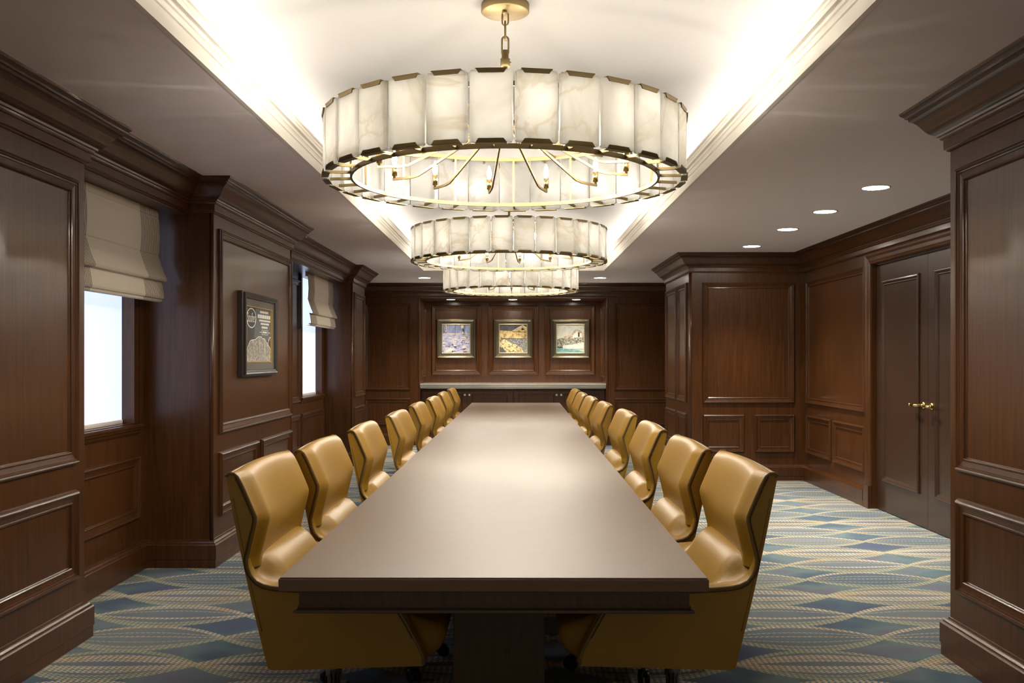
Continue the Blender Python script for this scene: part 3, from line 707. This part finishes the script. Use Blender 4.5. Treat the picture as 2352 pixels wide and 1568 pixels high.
for yy, hl in ((-TL/2+0.96, 0.32), (0.614, 0.15), (4.33, 0.30)):
    m = MB(); m.box(-0.158, 0.158, yy-hl, yy+hl, 0.0, 0.642); m.build('pedestal', M['apron'], tb, bevel=0.004)

# ------------------------------------------------------------------ chairs
def resample(pts, n):
    P = [Vector(p) for p in pts]; L = [0]
    for a_, b_ in zip(P, P[1:]): L.append(L[-1]+(b_-a_).length)
    out = []
    for i in range(n):
        t = L[-1]*i/(n-1); k = 0
        while k < len(L)-2 and L[k+1] < t: k += 1
        s = (t-L[k])/(L[k+1]-L[k]) if L[k+1] > L[k] else 0
        out.append(P[k].lerp(P[k+1], s))
    return out
def smooth(pts, it=2):
    P = [Vector(p) for p in pts]
    for _ in range(it):
        Q = [P[0]]
        for a_, b_ in zip(P, P[1:]): Q += [a_.lerp(b_, .25), a_.lerp(b_, .75)]
        Q.append(P[-1]); P = Q
    return P
HWID = 0.362
XO = -0.36                                   # chair origin is under the column, back of shell at x = -0.36
RB = [(0.004,0.972),(0.012,0.983),(0.030,0.984),(0.048,0.966),(0.098,0.850),(0.104,0.835),(0.100,0.815),(0.080,0.735),(0.072,0.700)]   # rim along the back
RS = [(0.072,0.700),(0.076,0.665),(0.095,0.632),(0.130,0.614),(0.190,0.607),(0.400,0.596),(0.520,0.585),(0.553,0.566),(0.655,0.380),(0.650,0.358)]  # rim along the arm
CB = [(0.004,0.985),(0.014,0.998),(0.034,0.999),(0.058,0.980),(0.086,0.900),(0.104,0.815),(0.108,0.760),(0.104,0.700)]
CS = [(0.066,0.696),(0.096,0.704),(0.126,0.693),(0.160,0.655),(0.200,0.575),(0.260,0.505),(0.360,0.478),(0.560,0.486),(0.660,0.478),(0.708,0.448),(0.716,0.415),(0.690,0.365),(0.650,0.350)]
def ss(a_, b_, x):
    t = min(1, max(0, (x-a_)/(b_-a_))); return t*t*(3-2*t)
def make_chair():
    root = empty('conference_chair'); 
    us = [-1,-0.985,-0.95,-0.90,-0.85,-0.81,-0.79,-0.76,-0.70,-0.6,-0.45,-0.25,0]; us = us+[-u for u in reversed(us[:-1])]
    nT = 26; rb = resample(smooth(RB,1), nT); cb = resample(smooth(CB,2), nT)
    # align wing point: reparametrise by z so that rim and centre rows sit level
    def at_z(P, z):
        for p, q in zip(P, P[1:]):
            if (p.y >= z >= q.y) and p.y != q.y: return p.lerp(q, (p.y-z)/(p.y-q.y))
        return P[-1] if z < P[-1].y else P[0]
    def rimx(z): return at_z(rb[3:], z).x
    m = MB(); rows = []
    zs = [0.668,0.684,0.700,0.715,0.735,0.76,0.785,0.805,0.82,0.835,0.850,0.87,0.89,0.91,0.93,0.945,0.957,0.966]
    for z in zs:
        row = []
        for u in us:
            au = abs(u); rx = rimx(z); cx = at_z(cb[4:], z).x
            crease = rx+0.026
            cen = min(cx, crease-0.010)+0.0
            if au >= 0.80: x = rx+(crease-rx)*(1-ss(0.80,1.0,au))**0.8
            else: x = crease-(crease-cen)*(1-(au/0.80)**2.2)
            row.append((XO+x, u*HWID, z))
        rows.append(row)
    # rolled top
    top = [(0.012,0.012),(0.006,0.020),(-0.010,0.027),(-0.022,0.025),(-0.034,0.014)]
    last = rows[-1]
    for k, (dx, dz) in enumerate(top):
        row = []
        for j, u in enumerate(us):
            au = abs(u); bx = last[j][0]-XO; back = 0.004
            t = (k+1)/len(top); x = bx+(back-bx)*t**1.3
            z = 0.966+(0.0, 0.010, 0.018, 0.021, 0.018, 0.006)[k+1]*(1.0+0.6*(1-au**2))-0.004*au**6
            row.append((XO+x, u*HWID*(1-0.004*k), z))
        rows.append(row)
    m.loft(rows, False, False, 0, True)
    m.build('backrest', M['leather'], root)
    # seat bowl
    nS = 34; rs = resample(smooth(RS,2), nS); c_ = resample(smooth(CS,2), nS)
    us2 = [-1,-0.985,-0.96,-0.92,-0.88,-0.84,-0.80,-0.75,-0.69,-0.6,-0.45,-0.25,0]; us2 = us2+[-u for u in reversed(us2[:-1])]
    m = MB(); rows = []
    for i in range(nS):
        row = []
        for u in us2:
            au = abs(u); w = ss(0.66, 0.90, au); 
            p = c_[i].lerp(rs[i], w); z = p.y; x = p.x
            if au > 0.86: z += 0.010*math.sin(PI*min(1,(1-au)/0.14))*(1 if 5 < i < 27 else 0.3); x += 0.006*math.sin(PI*min(1,(1-au)/0.14))
            if au < 0.66: z += 0.008*(1-(au/0.66)**2)*ss(8,16,i)*(1-ss(24,30,i))
            row.append((XO+x, u*HWID, z))
        rows.append(row)
    m.loft(rows, False, False, 0, True); m.build('seat', M['leather'], root)
    # outer shell: side panels, back, bottom
    rim = resample(smooth(RB,1), 22)+resample(smooth(RS,2), 30)[1:]
    back = [(0.645,0.352),(0.40,0.345),(0.15,0.338),(0.138,0.345)]
    nb = 10; bk = [(0.138-0.138*(k/nb)-0.006*math.sin(PI*k/nb)+0.002*(k/nb), 0.345+(0.966-0.345)*(k/nb)) for k in range(1, nb+1)]
    m = MB(); hw = HWID-0.002
    ring = [(p.x, p.y) for p in rim]+back+bk
    for s in (-1, 1):
        cxy = (0.16, 0.55)
        bul = 0.010
        inner = [(x+(0.16-x)*0.10, z+(0.62-z)*0.06) for x, z in ring]
        outerpts = [(XO+x, s*hw, z) for x, z in ring]
        m.poly(outerpts if s > 0 else list(reversed(outerpts)), 0)
    bb = back+bk; prev = bb
    rows = []
    for x, z in bb:
        rows.append([(XO+x-0.010*(1-(u)**2)*(1 if z > 0.346 else 0), u*hw, z) for u in (-1,-0.97,-0.8,-0.5,0,0.5,0.8,0.97,1)])
    m.loft(rows, False, False, 0, True)
    sh = m.build('shell', M['leather'], root)
    m = MB()
    for s in (-1, 1): m.tube([(XO+p.x-0.002, s*(HWID+0.001), p.y) for p in rim], 0.0055, 8)
    m.tube([(XO+0.003, u*HWID, 0.974+0.011*(1-u*u)) for u in [k/10-1 for k in range(21)]], 0.005, 8)
    m.build('piping', M['piping'], root)
    for s in (-1, 1):
        pts = [(XO+rim[k].x-0.012 if k < 24 else XO+rim[k].x-0.004, s*(HWID-0.0008), rim[k].y-(0.002 if k < 24 else 0.011)) for k in range(3, len(rim)-4)]
        m = MB(); m.tube(pts, 0.0022, 6); m.build('seam', M['seam'], root)
        m = MB(); m.tube([(XO+0.012+x, s*(HWID-0.0018), z-0.004) for x, z in bk[1:-1]], 0.0016, 5); m.build('stitch_line', M['piping'], root)
    # swivel base
    BX = -0.075
    m = MB(); m.lathe([(0.0,0.085),(0.030,0.085),(0.030,0.10),(0.024,0.105),(0.024,0.20),(0.030,0.205),(0.030,0.30),(0.0,0.30)], 20, (BX,0,0)); m.build('column', M['chrome'], root)
    m = MB(); m.box(BX-0.13,BX+0.13,-0.11,0.11,0.298,0.345); m.build('mechanism', M['black'], root, bevel=0.008)
    for k in range(5):
        an = 2*PI*k/5+0.35; c, s_ = math.cos(an), math.sin(an)
        m = MB(); rings = []
        for t, w, h, z in ((0.02,0.030,0.030,0.105),(0.12,0.026,0.026,0.100),(0.22,0.021,0.021,0.088),(0.295,0.016,0.014,0.074)):
            cx_, cy_ = c*t+BX, s_*t
            rings.append([(cx_-s_*a1*w, cy_+c*a1*w, z+b1*h) for a1, b1 in ((-1,-.6),(1,-.6),(.75,.6),(-.75,.6))])
        m.loft(rings, True, True); lg = m.build('leg', M['black'], root, bevel=0.003)
        m = MB(); px, py = c*0.29+BX, s_*0.29; ax = Vector((-s_, c, 0))
        for q in (-1, 1):
            ctr = Vector((px+c*0.012, py+s_*0.012, 0.027))+ax*(q*0.014)
            m.tube([ctr-ax*0.009, ctr-ax*0.007, ctr+ax*0.007, ctr+ax*0.009], [0.021,0.0265,0.0265,0.021], 16)
        m.tube([(px,py,0.03),(px,py,0.085)], 0.008, 8); m.tube([Vector((px,py,0.05))-ax*0.02, Vector((px,py,0.05))+ax*0.02], 0.012, 8)
        m.build('caster', M['black'], lg)
    return root
ORD = ['first at the near table end', 'second from the near table end', 'third from the near table end', 'fourth from the near table end', 'fifth from the near table end', 'third from the far table end', 'second from the far table end', 'nearest the end wall']
Lx = [-.951,-.905,-.88,-.845,-.835,-.815,-.82,-.81]; Ly = [3.42,4.17,5.21,6.40,7.60,8.77,10.00,11.20]
Rx = [.855,.803,.79,.795,.762,.738,.725,.728]; Ry = [3.42,4.19,5.24,6.50,7.70,8.80,9.80,10.95]
proto = make_chair(); index_kids(proto); first = True
for side, xs, ys in (('window side', Lx, Ly), ('door side', Rx, Ry)):
    for i, (x, y) in enumerate(zip(xs, ys)):
        o = proto if first else copy_tree(proto); first = False
        l = side == 'window side'
        o.location = (x+0.36 if l else x-0.36, y, 0); o.rotation_euler = (0, 0, (0 if l else PI)+(0 if i == 0 else random.uniform(-0.012, 0.012)))
        tag(o, 'camel leather conference chair in the %s row, %s' % (side, ORD[i]), 'chair', 'camel leather chairs along the table')

# ------------------------------------------------------------------ chandeliers
RO, RI, NP, NPOST, NARM, RB_ = 0.79, 0.681, 30, 14, 12, 0.56
def make_chandelier():
    r = empty('chandelier')            # origin on the raised ceiling; z measured from the lower ring at -DROP
    Z0 = 2.156-ZT                      # lower ring
    def ringbar(mb, rad, z, w, h, n=64):
        rings = []
        for i in range(n):
            c, s_ = math.cos(2*PI*i/n), math.sin(2*PI*i/n)
            rings.append([((rad+a_)*c, (rad+a_)*s_, z+b_) for a_, b_ in ((-w/2,-h/2),(w/2,-h/2),(w/2,h/2),(-w/2,h/2))])
        mb.loft(rings, True, False, 0, False, True)
    ZTP = Z0+0.235
    for nm, z in (('lower_frame', Z0), ('upper_frame', ZTP)):
        m = MB(); ringbar(m, RI, z, 0.010, 0.018)
        for k in range(NP):
            an = 2*PI*(k+0.5)/NP; c, s_ = math.cos(an), math.sin(an)
            m.bar((RI*c, RI*s_, z), ((RO-0.012)*c, (RO-0.012)*s_, z-0.003 if nm[0] == 'l' else z+0.003), 0.008, 0.012)
        if nm[0] == 'u':
            for k in range(6):
                an = 2*PI*k/6+0.2; m.bar((0.03*math.cos(an),0.03*math.sin(an),z),(RI*math.cos(an),RI*math.sin(an),z), 0.010, 0.012)
        m.build(nm, M['ring_brass'], r)
    for k in range(NPOST):
        an = 2*PI*k/NPOST+PI/2; m = MB(); m.bar((RI*math.cos(an),RI*math.sin(an),Z0),(RI*math.cos(an),RI*math.sin(an),ZTP), 0.010, 0.010); m.build('post', M['ring_brass'], r)
    pw = 2*RO*math.tan(PI/NP)-0.007; zb, zt = Z0-0.012, Z0+0.252
    for k in range(NP):
        an = 2*PI*(k+0.5)/NP; c, s_ = math.cos(an), math.sin(an)
        def P(t, n, z): return (c*(RO+n)-s_*t, s_*(RO+n)+c*t, z)
        m = MB(); hw = pw/2; ch = 0.007
        o2 = [(-hw+ch,zb),(hw-ch,zb),(hw,zb+ch),(hw,zt-ch),(hw-ch,zt),(-hw+ch,zt),(-hw,zt-ch),(-hw,zb+ch)]
        e = 0.012
        inn = [(a_*(1-e/hw*0.45), zb+(b_-zb)*0.985+0.002) for a_, b_ in o2]
        fr = [P(a_, 0.004, b_) for a_, b_ in o2]; fo = [P(a_, 0.009, b_) for a_, b_ in inn]; bk_ = [P(a_, -0.007, b_) for a_, b_ in o2]
        m.loft([bk_, fr, fo], True, True)
        pn = m.build('alabaster_panel', M['alabaster'], r)
        if k in (8, 20, 25): pass
        for z, sg in ((zb, -1), (zt, 1)):
            q = MB(); w1, w2 = 0.058, 0.046
            # trapezoid lip in front, tray under, short lip behind
            zi = z-sg*0.013; zo = z+sg*0.004
            fr_ = [(-w1,zo),(w1,zo),(w2,zi),(-w2,zi)]
            q.loft([[P(a_,0.0155,b_) for a_,b_ in fr_],[P(a_,0.0105,b_) for a_,b_ in fr_]], True, True)
            q.loft([[P(a_,n,zz) for a_,n,zz in ((-w1,0.0155,zo),(w1,0.0155,zo),(w1,-0.014,zo),(-w1,-0.014,zo))],[P(a_,n,zz) for a_,n,zz in ((-w1,0.0155,zo-sg*0.003),(w1,0.0155,zo-sg*0.003),(w1,-0.014,zo-sg*0.003),(-w1,-0.014,zo-sg*0.003))]], True, True)
            q.build('clip', M['bronze'] if sg < 0 else M['brass'], r)
    # hub, arms with candle sockets and bulbs
    zh = 2.42-ZT
    m = MB(); m.lathe([(0.0,-0.03),(0.012,-0.028),(0.030,-0.012),(0.030,0.012),(0.012,0.02),(0.010,0.02),(0.010,0.245),(0.0,0.245)], 20, (0,0,zh)); m.build('stem', M['brass'], r)
    ze = 2.198-ZT
    for k in range(NARM):
        an = PI/2-(2*PI*k/NARM)+math.radians(12); c, s_ = math.cos(an), math.sin(an)
        def Q(rad, z): return (c*rad, s_*rad, z)
        m = MB(); m.strip([Q(0.025,zh),Q(0.05,zh-0.006),Q(RB_-0.16,ze+0.028),Q(RB_-0.125,ze+0.010),Q(RB_-0.09,ze+0.003),Q(RB_+0.008,ze)], 0.008, 0.011); arm = m.build('arm', M['ring_brass'], r)
        b = (c*RB_, s_*RB_, ze)
        m = MB(); m.lathe([(0.0,0.004),(0.006,0.004),(0.006,0.014),(0.013,0.016),(0.013,0.064),(0.010,0.066),(0.0,0.066)], 14, b); m.build('candle_socket', M['gold'], arm)
        m = MB(); m.lathe([(0.004,0.066),(0.007,0.072),(0.0125,0.088),(0.012,0.098),(0.007,0.118),(0.003,0.130),(0.001,0.134)], 10, b); m.build('bulb', M['bulb'], arm)
    # suspension
    m = MB(); m.lathe([(0.0,0.0),(0.106,0.0),(0.108,-0.004),(0.108,-0.036),(0.103,-0.041),(0.0,-0.043)], 48); m.lathe([(0.0,-0.042),(0.010,-0.044),(0.012,-0.052),(0.006,-0.060),(0,-0.060)], 12, (-0.0,-0.035,0)); m.build('canopy', M['brass'], r)
    m = MB()
    def link(zc_, hh, rx, t, xdir):
        pts = []
        for i in range(20):
            a1 = 2*PI*i/20; w = rx*math.cos(a1); z = zc_+(hh-rx)*(1 if math.sin(a1) >= 0 else -1)*(1 if abs(math.sin(a1)) > 1e-6 else 0)+rx*math.sin(a1)
            pts.append((w if xdir else 0, 0 if xdir else w, z))
        m.tube(pts, t, 8, closed=True)
    link(-0.066, 0.030, 0.014, 0.0035, True); link(-0.122, 0.044, 0.012, 0.0045, False); link(-0.188, 0.042, 0.015, 0.0045, True)
    m.tube([(-0.012,0,-0.045),(-0.012,0,-0.075)], 0.0035, 8); m.build('chain', M['brass'], r)
    m = MB(); m.lathe([(0.0,-0.208),(0.016,-0.208),(0.016,-0.245),(0.022,-0.246),(0.022,-0.278),(0.018,-0.284),(0.0,-0.285)], 20); m.bar((0.022,0,-0.262),(0.027,0,-0.262),0.006,0.006); m.build('stem_collar', M['brass'], r)
    return r
ch = make_chandelier(); index_kids(ch)
CH = [(-0.05, 4.20, 0.0, math.radians(-3.0), 'alabaster drum chandelier hanging nearest the camera over the table'), (-0.06, 7.72, 0.0, math.radians(8.7), 'middle alabaster drum chandelier of the three over the table'), (-0.065, 11.12, -0.0, math.radians(17.4), 'farthest alabaster drum chandelier, close to the end wall')]
for i, (x, y, dz, rz, lb) in enumerate(CH):
    o = ch if i == 0 else copy_tree(ch)
    o.location = (x, y, ZT+dz); o.rotation_euler = (0, 0, rz); tag(o, lb, 'chandelier', 'alabaster chandeliers in a line over the table')

# ------------------------------------------------------------------ recessed downlights
def downlight(x, y, z, d, power, lb, group, ang=110):
    e = empty('recessed_light', (x, y, z)); tag(e, lb, 'ceiling light', group)
    R_ = d/2; m = MB()
    m.lathe([(R_*1.16,0.0),(R_*1.16,-0.003),(R_*1.05,-0.005),(R_,-0.003),(R_*0.98,0.0)], 32); m.f = m.f[:-2]; m.m = m.m[:-2]; m.s = m.s[:-2]
    m.build('trim_ring', M['white_metal'], e)
    m = MB(); m.lathe([(R_*0.99,-0.0010),(R_*0.99,-0.0025),(0.001,-0.0025)], 32, sm=False); m.build('lens', M['lens'], e)
    l = bpy.data.lights.new('downlight_beam', 'SPOT'); l.energy = power; l.color = (1.0,0.92,0.79); l.spot_size = math.radians(ang); l.spot_blend = 0.8; l.shadow_soft_size = R_*0.8
    lo = bpy.data.objects.new('downlight_beam', l); COL.objects.link(lo); lo.parent = e; lo.location = (0,0,-0.012)
lab = ['recessed ceiling downlight nearest, first along the door wall', 'recessed ceiling downlight, second along the door wall', 'recessed ceiling downlight, third along the door wall', 'recessed ceiling downlight, last along the door wall by the far pier']
for y, lb in zip((6.33, 7.37, 8.39, 9.67), lab): downlight(2.43, y, ZC, 0.17, SPOT_POWER, lb, 'round ceiling downlights', 92)
downlight(-1.324, 13.49, ZC, 0.165, SPOT_POWER, 'recessed ceiling downlight near the end wall, window side', 'round ceiling downlights')
downlight(1.205, 13.49, ZC, 0.165, SPOT_POWER, 'recessed ceiling downlight near the end wall, door side', 'round ceiling downlights')
for px, lb in ((1035.5, 'small niche downlight above the lilac picture'), (1178, 'small niche downlight above the barn picture'), (1323.5, 'small niche downlight above the hillside picture')):
    downlight((px-1186)*14.9/F, 14.9, NZT, 0.13, NICHE_POWER, lb, 'small downlights in the niche', 95)
